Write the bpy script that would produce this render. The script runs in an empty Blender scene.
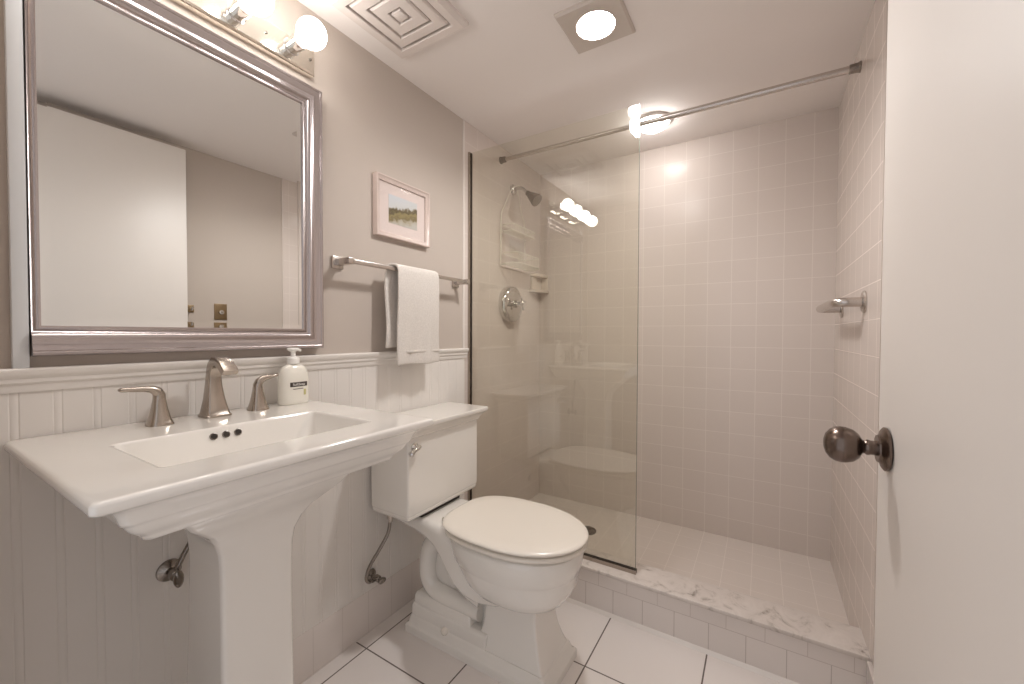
import bpy, bmesh, math, random
from mathutils import Vector, Matrix

random.seed(7)
C = bpy.context.scene.collection
PI = math.pi

# ------------------------------------------------------------------ camera, world, exposure
W, D, H = 1.518, 2.340, 2.133            # room width, shower back wall, ceiling
cam_data = bpy.data.cameras.new('camera')
cam_data.sensor_width = 36.0
cam_data.lens = 36.0 * 405.19 / 1024.0
cam_data.clip_start = 0.02
cam = bpy.data.objects.new('camera', cam_data)
C.objects.link(cam)
_yaw, _pit, _rol = 0.5529, 0.0200, 0.0033
_R = Vector((math.cos(_yaw), math.sin(_yaw), 0))
_F = Vector((-math.sin(_yaw) * math.cos(_pit), math.cos(_yaw) * math.cos(_pit), -math.sin(_pit)))
_U = _R.cross(_F)
_R, _U = math.cos(_rol) * _R + math.sin(_rol) * _U, -math.sin(_rol) * _R + math.cos(_rol) * _U
cam.matrix_world = Matrix(((_R.x, _U.x, -_F.x, 1.234), (_R.y, _U.y, -_F.y, 0.0), (_R.z, _U.z, -_F.z, 1.1065), (0, 0, 0, 1)))
bpy.context.scene.camera = cam

world = bpy.data.worlds.new('world')
world.use_nodes = True
bpy.context.scene.world = world
world.node_tree.nodes['Background'].inputs[0].default_value = (0.84, 0.84, 0.87, 1)
world.node_tree.nodes['Background'].inputs[1].default_value = 0.72

vs = bpy.context.scene.view_settings
vs.view_transform = 'Standard'
vs.look = 'None'
vs.gamma = 1.0
vs.use_curve_mapping = False
vs.exposure = 0.42

E_BULB, E_SPOT, E_DOME = 13.0, 80.0, 34.0
SPOT_WATTS = 17.0        # the reflector bulb's downward beam


# ------------------------------------------------------------------ materials
def srgb(r, g, b):
    f = lambda c: (c / 255 / 12.92) if c / 255 <= 0.04045 else ((c / 255 + 0.055) / 1.055) ** 2.4
    return (f(r), f(g), f(b), 1)


def mat(name, col, rough=0.5, metal=0.0, coat=0.0, bump=None, noise=None, emit=None, trans=0.0, ior=1.5, sub=0.0):
    m = bpy.data.materials.new(name)
    m.use_nodes = True
    nt = m.node_tree
    b = nt.nodes['Principled BSDF']
    b.inputs['Base Color'].default_value = col
    b.inputs['Roughness'].default_value = rough
    b.inputs['Metallic'].default_value = metal
    b.inputs['Coat Weight'].default_value = coat
    b.inputs['Coat Roughness'].default_value = 0.06
    b.inputs['IOR'].default_value = ior
    b.inputs['Transmission Weight'].default_value = trans
    tc = nt.nodes.new('ShaderNodeTexCoord')
    if noise:
        sc, c2 = noise
        n = nt.nodes.new('ShaderNodeTexNoise')
        n.inputs['Scale'].default_value = sc
        n.inputs['Detail'].default_value = 4
        nt.links.new(tc.outputs['Object'], n.inputs['Vector'])
        mx = nt.nodes.new('ShaderNodeMix')
        mx.data_type = 'RGBA'
        mx.inputs['A'].default_value = col
        mx.inputs['B'].default_value = c2
        nt.links.new(n.outputs['Fac'], mx.inputs['Factor'])
        nt.links.new(mx.outputs['Result'], b.inputs['Base Color'])
    if bump:
        sc, st = bump
        n = nt.nodes.new('ShaderNodeTexNoise')
        n.inputs['Scale'].default_value = sc
        n.inputs['Detail'].default_value = 3
        nt.links.new(tc.outputs['Object'], n.inputs['Vector'])
        bp = nt.nodes.new('ShaderNodeBump')
        bp.inputs['Strength'].default_value = st
        bp.inputs['Distance'].default_value = 0.002
        nt.links.new(n.outputs['Fac'], bp.inputs['Height'])
        nt.links.new(bp.outputs['Normal'], b.inputs['Normal'])
    if emit:
        b.inputs['Emission Color'].default_value = emit[0]
        b.inputs['Emission Strength'].default_value = emit[1]
    return m


def mat_tile(name, axes, phase, size, c1, c2, cm, gap, rough, bump=0.4, coat=0.0, wav=0.0, spec=0.5):
    m = bpy.data.materials.new(name)
    m.use_nodes = True
    nt = m.node_tree
    b = nt.nodes['Principled BSDF']
    tc = nt.nodes.new('ShaderNodeTexCoord')
    sp = nt.nodes.new('ShaderNodeSeparateXYZ')
    nt.links.new(tc.outputs['Object'], sp.inputs[0])
    cb = nt.nodes.new('ShaderNodeCombineXYZ')
    for i in range(2):
        s = nt.nodes.new('ShaderNodeMath')
        s.operation = 'SUBTRACT'
        s.inputs[1].default_value = phase[i] - 40 * size[i]
        nt.links.new(sp.outputs['XYZ'.index(axes[i])], s.inputs[0])
        nt.links.new(s.outputs[0], cb.inputs[i])
    br = nt.nodes.new('ShaderNodeTexBrick')
    br.offset = 0.0
    br.squash = 1.0
    br.inputs['Color1'].default_value = c1
    br.inputs['Color2'].default_value = c2
    br.inputs['Mortar'].default_value = cm
    br.inputs['Scale'].default_value = 1.0
    br.inputs['Mortar Size'].default_value = gap
    br.inputs['Mortar Smooth'].default_value = 0.15
    br.inputs['Brick Width'].default_value = size[0]
    br.inputs['Row Height'].default_value = size[1]
    nt.links.new(cb.outputs[0], br.inputs['Vector'])
    nt.links.new(br.outputs['Color'], b.inputs['Base Color'])
    inv = nt.nodes.new('ShaderNodeMath')
    inv.operation = 'MULTIPLY_ADD'
    inv.inputs[1].default_value = -1
    inv.inputs[2].default_value = 1
    nt.links.new(br.outputs['Fac'], inv.inputs[0])
    h = inv.outputs[0]
    if wav:
        n = nt.nodes.new('ShaderNodeTexNoise')
        n.inputs['Scale'].default_value = 9
        nt.links.new(tc.outputs['Object'], n.inputs['Vector'])
        ad = nt.nodes.new('ShaderNodeMath')
        ad.operation = 'MULTIPLY_ADD'
        ad.inputs[1].default_value = wav
        nt.links.new(n.outputs['Fac'], ad.inputs[0])
        nt.links.new(h, ad.inputs[2])
        h = ad.outputs[0]
    bp = nt.nodes.new('ShaderNodeBump')
    bp.inputs['Strength'].default_value = bump
    bp.inputs['Distance'].default_value = 0.0012
    nt.links.new(h, bp.inputs['Height'])
    nt.links.new(bp.outputs['Normal'], b.inputs['Normal'])
    rr = nt.nodes.new('ShaderNodeMath')
    rr.operation = 'MULTIPLY_ADD'
    rr.inputs[1].default_value = 0.5
    rr.inputs[2].default_value = rough
    nt.links.new(br.outputs['Fac'], rr.inputs[0])
    nt.links.new(rr.outputs[0], b.inputs['Roughness'])
    b.inputs['Coat Weight'].default_value = coat
    b.inputs['Specular IOR Level'].default_value = spec
    return m


def mat_glass_pane(name, tint, r0=0.05):
    """clear pane: transparent plus a Schlick reflection on each face"""
    m = bpy.data.materials.new(name)
    m.use_nodes = True
    nt = m.node_tree
    nt.nodes.remove(nt.nodes['Principled BSDF'])
    out = nt.nodes['Material Output']
    g = nt.nodes.new('ShaderNodeNewGeometry')
    dt = nt.nodes.new('ShaderNodeVectorMath')
    dt.operation = 'DOT_PRODUCT'
    nt.links.new(g.outputs['Normal'], dt.inputs[0])
    nt.links.new(g.outputs['Incoming'], dt.inputs[1])

    def mth(op, a, bv=None, clamp=False):
        n = nt.nodes.new('ShaderNodeMath')
        n.operation = op
        n.use_clamp = clamp
        if isinstance(a, (int, float)):
            n.inputs[0].default_value = a
        else:
            nt.links.new(a, n.inputs[0])
        if bv is not None:
            if isinstance(bv, (int, float)):
                n.inputs[1].default_value = bv
            else:
                nt.links.new(bv, n.inputs[1])
        return n.outputs[0]
    c = mth('ABSOLUTE', dt.outputs['Value'])
    k = mth('POWER', mth('SUBTRACT', 1.0, c, True), 5.0)
    fac = mth('ADD', mth('MULTIPLY', k, 1 - r0), r0, True)
    tr = nt.nodes.new('ShaderNodeBsdfTransparent')
    tr.inputs[0].default_value = tint
    gl = nt.nodes.new('ShaderNodeBsdfGlossy')
    gl.inputs['Roughness'].default_value = 0.0
    gl.inputs[0].default_value = (1, 1, 1, 1)
    mx = nt.nodes.new('ShaderNodeMixShader')
    nt.links.new(fac, mx.inputs[0])
    nt.links.new(tr.outputs[0], mx.inputs[1])
    nt.links.new(gl.outputs[0], mx.inputs[2])
    nt.links.new(mx.outputs[0], out.inputs[0])
    return m


GROUT = srgb(226, 216, 208)
TC1, TC2 = srgb(213, 201, 193), srgb(215, 203, 195)
M = {}
M['paint'] = mat('wall_paint', srgb(192, 180, 170), 0.75, bump=(220, 0.12))
M['ceil'] = mat('ceiling_paint', srgb(243, 236, 232), 0.8, bump=(160, 0.1))
M['white_wood'] = mat('painted_white_wood', srgb(232, 226, 220), 0.38, coat=0.1)
M['trim_blue'] = mat('painted_pale_trim', srgb(226, 228, 230), 0.4)
M['door'] = mat('painted_door', srgb(228, 221, 215), 0.42, bump=(60, 0.05))
M['porcelain'] = mat('porcelain', srgb(238, 233, 226), 0.12, coat=0.7)
M['seat'] = mat('seat_plastic', srgb(236, 228, 217), 0.22, coat=0.3)
M['nickel'] = mat('brushed_nickel', srgb(206, 199, 193), 0.27, 1.0)
M['faucet'] = mat('faucet_nickel', srgb(178, 168, 158), 0.27, 1.0)
M['chrome'] = mat('chrome', srgb(222, 220, 218), 0.07, 1.0)
M['dark_chrome'] = mat('dull_chrome', srgb(150, 143, 136), 0.25, 1.0)
M['bronze'] = mat('aged_bronze', srgb(128, 114, 106), 0.26, 1.0, noise=(60, srgb(98, 84, 76)))
M['frame'] = mat('silver_frame', srgb(188, 179, 178), 0.27, 1.0)
M['mirror'] = mat('mirror_silver', (0.86, 0.87, 0.86, 1), 0.0, 1.0)
M['plate'] = mat('polished_plate', srgb(246, 241, 230), 0.14, 1.0)
M['brass'] = mat('worn_brass', srgb(160, 140, 112), 0.3, 1.0)
M['dark'] = mat('dark_void', srgb(52, 44, 38), 0.8)
M['grout_dark'] = mat('dark_slot', srgb(110, 98, 90), 0.8)
M['beige_glaze'] = mat('beige_bullnose', TC1, 0.27)
M['plate_satin'] = mat('satin_nickel_plate', srgb(208, 198, 190), 0.5, 0.25)
M['vent'] = mat('vent_plastic', srgb(226, 216, 210), 0.5)
M['bulb'] = mat('lit_bulb', (1, 1, 1, 1), 0.3, emit=((1.0, 0.965, 0.92, 1), E_BULB))
M['spot'] = mat('lit_spot_lens', (1, 1, 1, 1), 0.3, emit=((1.0, 0.98, 0.965, 1), E_SPOT))
M['dome'] = mat('lit_dome', (1, 1, 1, 1), 0.3, emit=((1.0, 0.98, 0.96, 1), E_DOME))
M['glass'] = mat_glass_pane('shower_glass', (0.955, 0.955, 0.92, 1), 0.068)
M['pic_glass'] = mat_glass_pane('picture_glass', (1, 1, 1, 1), 0.03)
M['glass_edge'] = mat('glass_edge_green', srgb(120, 128, 112), 0.15, coat=0.5)
M['track'] = mat('channel_metal', srgb(176, 166, 156), 0.25, 1.0)
M['track_dark'] = mat('dark_seal', srgb(58, 48, 42), 0.5)
M['pink_wood'] = mat('pinkish_frame_wood', srgb(214, 198, 190), 0.35, coat=0.2, noise=(30, srgb(204, 184, 175)))
M['matboard'] = mat('mat_board', srgb(224, 209, 203), 0.8)
M['towel'] = mat('terry_cloth', srgb(236, 229, 222), 0.95, bump=(260, 1.0), noise=(170, srgb(206, 198, 190)))
M['wire'] = mat('white_wire', srgb(226, 220, 208), 0.4)
M['ceramic'] = mat('beige_ceramic', srgb(222, 210, 198), 0.2, coat=0.4)
M['soap'] = mat('soap_bottle', srgb(238, 233, 222), 0.2, coat=0.4)
M['pump'] = mat('pump_plastic', srgb(246, 243, 238), 0.35)
M['label_dark'] = mat('label_ink', srgb(70, 60, 54), 0.5)
M['label_white'] = mat('label_white', srgb(240, 236, 228), 0.5)
M['label_green'] = mat('label_green', srgb(196, 188, 130), 0.5)
M['tile_back'] = mat_tile('tile_back', 'XZ', (W - 0.0898, 2.033), (0.11, 0.11), TC1, TC2, GROUT, 0.0013, 0.2, wav=0.25, bump=0.3, spec=0.13)
M['tile_side'] = mat_tile('tile_side', 'YZ', (1.547, 2.033), (0.11, 0.11), TC1, TC2, GROUT, 0.0011, 0.2, wav=0.25, bump=0.3, spec=0.13)
M['tile_base'] = mat_tile('tile_base', 'YZ', (0.762, 0.005), (0.1085, 0.151), srgb(224, 214, 208), srgb(226, 216, 210), srgb(204, 193, 185), 0.0011, 0.2, coat=0.3)
M['tile_curb'] = mat_tile('tile_curb', 'XZ', (1.089, 0.003), (0.1125, 0.102), srgb(228, 219, 213), srgb(230, 221, 215), srgb(188, 176, 168), 0.0012, 0.2, coat=0.3)
M['tile_curb_top'] = mat_tile('tile_curb_top', 'XZ', (1.03, 0.105), (0.1125, 0.2), srgb(228, 219, 213), srgb(230, 221, 215), srgb(200, 188, 180), 0.001, 0.2, coat=0.3)
M['tile_floor'] = mat_tile('tile_floor', 'XY', (0.066, 0.926), (0.34, 0.334), srgb(232, 224, 219), srgb(234, 226, 221), srgb(104, 92, 86), 0.0026, 0.16, coat=0.3)
M['tile_pan'] = mat_tile('tile_shower_floor', 'XY', (W - 0.0898, 1.68), (0.11, 0.11), srgb(216, 205, 197), srgb(217, 206, 198), srgb(220, 210, 202), 0.0010, 0.25, bump=0.15)
M['cove'] = mat('glazed_bullnose', srgb(232, 224, 217), 0.2, coat=0.3)


def marble():
    m = bpy.data.materials.new('marble')
    m.use_nodes = True
    nt = m.node_tree
    b = nt.nodes['Principled BSDF']
    tc = nt.nodes.new('ShaderNodeTexCoord')
    n = nt.nodes.new('ShaderNodeTexNoise')
    n.inputs['Scale'].default_value = 13
    n.inputs['Detail'].default_value = 9
    n.inputs['Roughness'].default_value = 0.68
    n.inputs['Distortion'].default_value = 1.1
    nt.links.new(tc.outputs['Object'], n.inputs['Vector'])
    r = nt.nodes.new('ShaderNodeValToRGB')
    e = r.color_ramp.elements
    e[0].position = 0.30
    e[0].color = srgb(134, 124, 116)
    e[1].position = 0.47
    e[1].color = srgb(214, 204, 197)
    x = e.new(0.40)
    x.color = srgb(198, 188, 180)
    x = e.new(0.75)
    x.color = srgb(226, 217, 210)
    nt.links.new(n.outputs['Fac'], r.inputs[0])
    nt.links.new(r.outputs[0], b.inputs['Base Color'])
    b.inputs['Roughness'].default_value = 0.25
    return m


M['marble'] = marble()


def painting():
    """small watercolour: pale sky, dark green tree line, pale lake below (object space, y right, z up)"""
    m = bpy.data.materials.new('watercolour')
    m.use_nodes = True
    nt = m.node_tree
    b = nt.nodes['Principled BSDF']
    tc = nt.nodes.new('ShaderNodeTexCoord')
    sp = nt.nodes.new('ShaderNodeSeparateXYZ')
    nt.links.new(tc.outputs['Object'], sp.inputs[0])
    n = nt.nodes.new('ShaderNodeTexNoise')
    n.inputs['Scale'].default_value = 60
    n.inputs['Detail'].default_value = 5
    nt.links.new(tc.outputs['Object'], n.inputs['Vector'])
    # height relative to painting centre, widened on the right
    a = nt.nodes.new('ShaderNodeMath')
    a.operation = 'ADD'
    a.inputs[1].default_value = -1.583
    nt.links.new(sp.outputs[2], a.inputs[0])
    k = nt.nodes.new('ShaderNodeMath')
    k.operation = 'MULTIPLY_ADD'
    k.inputs[1].default_value = 0.05
    nt.links.new(n.outputs['Fac'], k.inputs[0])
    ty = nt.nodes.new('ShaderNodeMath')
    ty.operation = 'MULTIPLY_ADD'
    ty.inputs[1].default_value = -0.22
    ty.inputs[2].default_value = 1.157 * 0.22
    nt.links.new(sp.outputs[1], ty.inputs[0])
    t2 = nt.nodes.new('ShaderNodeMath')
    t2.operation = 'ADD'
    nt.links.new(ty.outputs[0], t2.inputs[0])
    nt.links.new(a.outputs[0], t2.inputs[1])
    nt.links.new(t2.outputs[0], k.inputs[2])
    mr = nt.nodes.new('ShaderNodeMapRange')
    mr.inputs['From Min'].default_value = -0.025
    mr.inputs['From Max'].default_value = 0.10
    nt.links.new(k.outputs[0], mr.inputs['Value'])
    r = nt.nodes.new('ShaderNodeValToRGB')
    e = r.color_ramp.elements
    e[0].position = 0.0
    e[0].color = srgb(190, 186, 178)
    e[1].position = 1.0
    e[1].color = srgb(205, 208, 214)
    for p, c in ((0.16, (176, 166, 146)), (0.24, (122, 108, 72)), (0.36, (150, 136, 92)), (0.46, (92, 80, 54)), (0.54, (126, 114, 88)), (0.60, (206, 206, 204))):
        x = e.new(p)
        x.color = srgb(*c)
    nt.links.new(mr.outputs[0], r.inputs[0])
    nt.links.new(r.outputs[0], b.inputs['Base Color'])
    b.inputs['Roughness'].default_value = 0.7
    return m


M['painting'] = painting()


# ------------------------------------------------------------------ mesh helpers
def add_box(bm, x0, x1, y0, y1, z0, z1, bevel=0.0, seg=2, mi=0):
    vsx = [bm.verts.new((x, y, z)) for x in (x0, x1) for y in (y0, y1) for z in (z0, z1)]
    idx = [(0, 1, 3, 2), (4, 6, 7, 5), (0, 4, 5, 1), (2, 3, 7, 6), (0, 2, 6, 4), (1, 5, 7, 3)]
    fs = []
    for f in idx:
        fc = bm.faces.new([vsx[i] for i in f])
        fc.material_index = mi
        fs.append(fc)
    if bevel:
        es = list({e for f in fs for e in f.edges})
        bmesh.ops.bevel(bm, geom=es, offset=bevel, segments=seg, profile=0.5, affect='EDGES')


def loft(bm, rings, cap0=True, cap1=True, closed=True, mi=0):
    vr = [[bm.verts.new(p) for p in r] for r in rings]
    n = len(rings[0])
    for a, b in zip(vr[:-1], vr[1:]):
        for i in range(n if closed else n - 1):
            j = (i + 1) % n
            f = bm.faces.new((a[i], a[j], b[j], b[i]))
            f.material_index = mi
    if cap0:
        bm.faces.new(list(reversed(vr[0]))).material_index = mi
    if cap1:
        bm.faces.new(vr[-1]).material_index = mi
    return vr


def rrect(x0, x1, y0, y1, z, r, n=5):
    pts = []
    for (cx, cy, a0) in ((x1 - r, y1 - r, 0), (x0 + r, y1 - r, 90), (x0 + r, y0 + r, 180), (x1 - r, y0 + r, 270)):
        for k in range(n + 1):
            a = math.radians(a0 + 90 * k / n)
            pts.append(Vector((cx + r * math.cos(a), cy + r * math.sin(a), z)))
    return pts


def frames(path):
    """parallel-transport frames along a path"""
    path = [Vector(p) for p in path]
    tans = []
    for i in range(len(path)):
        a = path[max(i - 1, 0)]
        b = path[min(i + 1, len(path) - 1)]
        tans.append((b - a).normalized())
    up = Vector((0, 0, 1)) if abs(tans[0].z) < 0.9 else Vector((0, 1, 0))
    u = (up - tans[0] * up.dot(tans[0])).normalized()
    out = []
    for p, t in zip(path, tans):
        u = (u - t * u.dot(t)).normalized()
        out.append((p, t, u, t.cross(u)))
    return out


def smooth_path(pts, n=6):
    pts = [Vector(p) for p in pts]
    out = []
    for i in range(len(pts) - 1):
        p0 = pts[max(i - 1, 0)]
        p1, p2 = pts[i], pts[i + 1]
        p3 = pts[min(i + 2, len(pts) - 1)]
        for k in range(n):
            t = k / n
            out.append(0.5 * ((2 * p1) + (-p0 + p2) * t + (2 * p0 - 5 * p1 + 4 * p2 - p3) * t * t + (-p0 + 3 * p1 - 3 * p2 + p3) * t ** 3))
    out.append(pts[-1])
    return out


def add_tube(bm, path, r, seg=14, smooth=0, mi=0):
    if smooth:
        path = smooth_path(path, smooth)
    fr = frames(path)
    rings = []
    for i, (p, t, u, v) in enumerate(fr):
        rr = r[min(i, len(r) - 1)] if isinstance(r, (list, tuple)) else r
        rings.append([p + rr * (math.cos(2 * PI * k / seg) * u + math.sin(2 * PI * k / seg) * v) for k in range(seg)])
    loft(bm, rings, mi=mi)


def add_lathe(bm, origin, axis, prof, seg=32, mi=0):
    """prof: list of (radius, distance along axis)"""
    o = Vector(origin)
    ax = Vector(axis).normalized()
    up = Vector((0, 0, 1)) if abs(ax.z) < 0.9 else Vector((1, 0, 0))
    u = (up - ax * up.dot(ax)).normalized()
    v = ax.cross(u)
    rings = []
    for r, h in prof:
        r = max(r, 0.0002)
        rings.append([o + ax * h + r * (math.cos(2 * PI * k / seg) * u + math.sin(2 * PI * k / seg) * v) for k in range(seg)])
    loft(bm, rings, mi=mi)


def add_extrude(bm, prof, fn, t0, t1, mi=0):
    """closed profile [(a,b)] mapped by fn(a,b,t), from t0 to t1"""
    loft(bm, [[Vector(fn(a, b, t)) for a, b in prof] for t in (t0, t1)], mi=mi)


def obj(name, bm, m, parent=None, angle=35, loc=None, smooth=True, wn=False):
    bmesh.ops.recalc_face_normals(bm, faces=bm.faces)
    me = bpy.data.meshes.new(name)
    bm.to_mesh(me)
    bm.free()
    for mm in (m if isinstance(m, (list, tuple)) else [m]):
        me.materials.append(mm)
    if smooth:
        for p in me.polygons:
            p.use_smooth = True
        me.set_sharp_from_angle(angle=math.radians(angle))
    o = bpy.data.objects.new(name, me)
    C.objects.link(o)
    if wn:
        w_ = o.modifiers.new('weighted', 'WEIGHTED_NORMAL')
        w_.keep_sharp = True
        w_.weight = 100
    if parent is not None:
        o.parent = parent
        pl = parent
        off = Vector((0, 0, 0))
        while pl is not None:
            off += pl.location
            pl = pl.parent
        o.location = -off if loc is None else loc     # meshes are drawn in room coordinates
    elif loc is not None:
        o.location = loc
    return o


def thing(name, label, cat, loc=(0, 0, 0), group=None):
    o = bpy.data.objects.new(name, None)
    C.objects.link(o)
    o.location = loc
    o.empty_display_size = 0.05
    o['label'] = label
    o['category'] = cat
    if group:
        o['group'] = group
    return o


def tag(o, label, cat, group=None):
    o['label'] = label
    o['category'] = cat
    if group:
        o['group'] = group
    return o


def struct(name, bm, m, parent=None, **k):
    o = obj(name, bm, m, parent, **k)
    o['kind'] = 'structure'
    return o


def B():
    return bmesh.new()


# ------------------------------------------------------------------ room shell
T = 0.10
YN0, YN1 = -0.10, 0.0          # near wall with the doorway the photograph is taken from
b = B(); add_box(b, -T, W + T, YN0 - 0.6, 1.545, -0.08, 0.0)
struct('floor', b, M['tile_floor'])
b = B(); add_box(b, 0, W, 1.66, D, 0.0, 0.065)
struct('floor_shower', b, M['tile_pan'])
b = B(); add_box(b, -T, W + T, YN0, D + T, H, H + 0.1)
struct('ceiling', b, M['ceil'])
b = B(); add_box(b, -T, 0, YN0, D + T, -0.05, H)
wl = struct('wall_left', b, M['paint'])
b = B()
add_box(b, 0, 0.003, 1.556, D, 0.168, H, 0)
add_box(b, 0, 0.003, 1.66, D, 0.0, 0.168, 0)
struct('shower_tile', b, M['tile_side'], wl)
b = B(); add_extrude(b, [(0, 0), (0.004, 0.0), (0.003, 0.004), (0.003, 0.012), (0, 0.012)], lambda a, c, t: (a, 1.544 + c, t), 0.168, H)
struct('tile_bullnose', b, M['cove'], wl)
b = B(); add_box(b, W, W + T, YN0, D + T, -0.05, H)
wr = struct('wall_right', b, M['paint'])
b = B()
add_box(b, W - 0.003, W, 1.512, D, 0.168, H)
add_box(b, W - 0.003, W, 1.66, D, 0.0, 0.168)
struct('shower_tile', b, M['tile_side'], wr)
b = B(); add_extrude(b, [(0, 0), (-0.004, 0.0), (-0.003, 0.004), (-0.003, 0.012), (0, 0.012)], lambda a, c, t: (W + a, 1.500 + c, t), 0.168, H)
struct('tile_bullnose', b, M['beige_glaze'], wr)
b = B(); add_box(b, 0.0, W, D, D + T, -0.05, H)
struct('wall_back', b, M['tile_back'])
b = B()
add_box(b, 0, 0.50, YN0, YN1, -0.05, H)
add_box(b, 1.445, W, YN0, YN1, -0.05, H)
add_box(b, 0.50, 1.445, YN0, YN1, 2.09, H)
struct('wall_near', b, M['paint'])

# beadboard wainscot with twin grooves either side of each bead
y = -0.0
prof = [(-0.0, 0.0), (-0.0, 0.010)]
yy = 0.158 - 0.0575 * 3
while yy < 1.53:
    if yy - 0.010 > 0.0:
        prof += [(yy - 0.0075, 0.010), (yy - 0.0055, 0.0090), (yy - 0.0035, 0.0097), (yy, 0.0102), (yy + 0.0035, 0.0097), (yy + 0.0055, 0.0090), (yy + 0.0075, 0.010)]
    yy += 0.0575
prof += [(1.544, 0.010), (1.544, 0.0)]
b = B(); add_extrude(b, prof, lambda a, c, t: (c, a, t), 0.15, 1.0)
struct('trim_1', b, M['white_wood'], angle=20)
# chair rail
rp = [(0, 0.990), (0.014, 0.990), (0.016, 0.996), (0.016, 1.004), (0.021, 1.009), (0.021, 1.016), (0.026, 1.022), (0.029, 1.030), (0.029, 1.034), (0.026, 1.037), (0, 1.037)]
b = B(); add_extrude(b, rp, lambda a, c, t: (a, t, c), 0.0, 1.556)
struct('trim_2', b, M['white_wood'])
# vertical board beside the mirror
b = B(); add_box(b, 0, 0.016, 0.157, 0.1785, 1.037, H, 0.0015)
struct('trim_3', b, M['trim_blue'])
# tile base with a small cove strip
b = B(); add_extrude(b, [(0, 0.0), (0.012, 0.0), (0.012, 0.152), (0.009, 0.158), (0.0, 0.160)], lambda a, c, t: (a, t, c), 0.0, 1.537)
struct('baseboard_left', b, M['tile_base'])
b = B(); add_box(b, W - 0.012, W, 0.0, 1.537, 0, 0.158, 0.002)
struct('baseboard_right', b, M['tile_base'])

# shower curb
curb = thing('shower_curb', 'tiled shower curb topped with a veined white marble threshold', 'curb', (W / 2, 1.6, 0))
b = B(); add_box(b, 0.0, W, 1.540, 1.66, 0.0, 0.1045)
obj('tile_face', b, M['tile_curb'], curb)
b = B(); add_box(b, 0.0, W, 1.540, 1.66, 0.1045, 0.1535)
obj('tile_face', b, M['tile_curb_top'], curb)
b = B(); add_box(b, 0.0, W, 1.534, 1.678, 0.1535, 0.168, 0.003)
obj('marble_threshold', b, M['marble'], curb)
b = B(); add_extrude(b, [(0, 0), (-0.010, 0), (-0.007, 0.004), (-0.003, 0.009), (0, 0.012)], lambda a, c, t: (t, 1.540 + a, c), 0.012, W - 0.012)
obj('cove_strip', b, M['cove'], curb)

# ------------------------------------------------------------------ door
dr = thing('door', 'white flat door standing open along the right wall', 'door', (1.4245, 0.03, 0.01))
b = B(); add_box(b, 1.4095, 1.4445, 0.03, 0.937, 0.01, 2.078, 0.002)
obj('door_panel', b, M['door'], dr)


def knob(s, x, yk=0.872, zk=0.922):
    kb = B()
    add_lathe(kb, (x, yk, zk), (s, 0, 0), [(0.032, 0), (0.035, 0.002), (0.035, 0.005), (0.031, 0.008), (0.026, 0.009), (0.022, 0.012), (0.0215, 0.014)], 32)
    k = obj('rose', kb, M['bronze'], dr)
    kb = B()
    pr = [(0.012, 0.013), (0.0115, 0.022), (0.0125, 0.024), (0.0125, 0.027), (0.0105, 0.030), (0.013, 0.033), (0.020, 0.0365), (0.0265, 0.044), (0.0295, 0.053), (0.0300, 0.060), (0.0285, 0.068), (0.024, 0.075), (0.0165, 0.0805), (0.008, 0.083), (0.0, 0.0835)]
    if s > 0:
        pr = [(r, 0.012 + (h - 0.013) * 0.80) for r, h in pr]
    add_lathe(kb, (x, yk, zk), (s, 0, 0), pr, 32)
    obj('knob', kb, M['bronze'], dr)


knob(-1, 1.4095)
knob(1, 1.4445)
b = B(); add_box(b, 1.4170, 1.4370, 0.9368, 0.9385, 0.895, 0.951, 0.0005)
obj('latch_plate', b, M['bronze'], dr)
for hz in (0.25, 1.05, 1.85):
    b = B(); add_tube(b, [(1.4490, 0.026, hz - 0.045), (1.4490, 0.026, hz + 0.045)], 0.006, 12)
    obj('hinge', b, M['bronze'], dr)

# robe hook on the right wall, just past the door's edge
hk = thing('wall_hook', 'small chrome hook on the right wall beside the door edge', 'hook', (W, 1.0, 1.24))
b = B(); add_box(b, W - 0.006, W, 0.972, 1.004, 1.222, 1.262, 0.002)
obj('hook_plate', b, M['brass'], hk)
b = B(); add_tube(b, [(W - 0.005, 0.986, 1.24), (W - 0.026, 0.986, 1.236), (W - 0.034, 0.986, 1.25)], 0.006, 12, smooth=5)
obj('hook_arm', b, M['chrome'], hk)

# dimmer switch on the right wall (seen in the mirror)
sw = thing('dimmer_switch', 'brass dimmer plate with a round knob on the right wall', 'switch', (W, 1.136, 1.23))
b = B(); add_box(b, W - 0.005, W, 1.103, 1.169, 1.184, 1.278, 0.002)
obj('switch_plate', b, M['brass'], sw)
b = B(); add_lathe(b, (W - 0.005, 1.136, 1.228), (-1, 0, 0), [(0.013, 0), (0.012, 0.013), (0.009, 0.016), (0, 0.016)], 24)
obj('dimmer_knob', b, M['chrome'], sw)

# ------------------------------------------------------------------ mirror
mr = thing('wall_mirror', 'large rectangular wall mirror with a wide silver moulded frame above the sink', 'mirror', (0.0, 0.485, 1.06))
IY0, IY1, IZ0, IZ1 = 0.190, 0.738, 1.116, 1.820
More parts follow.
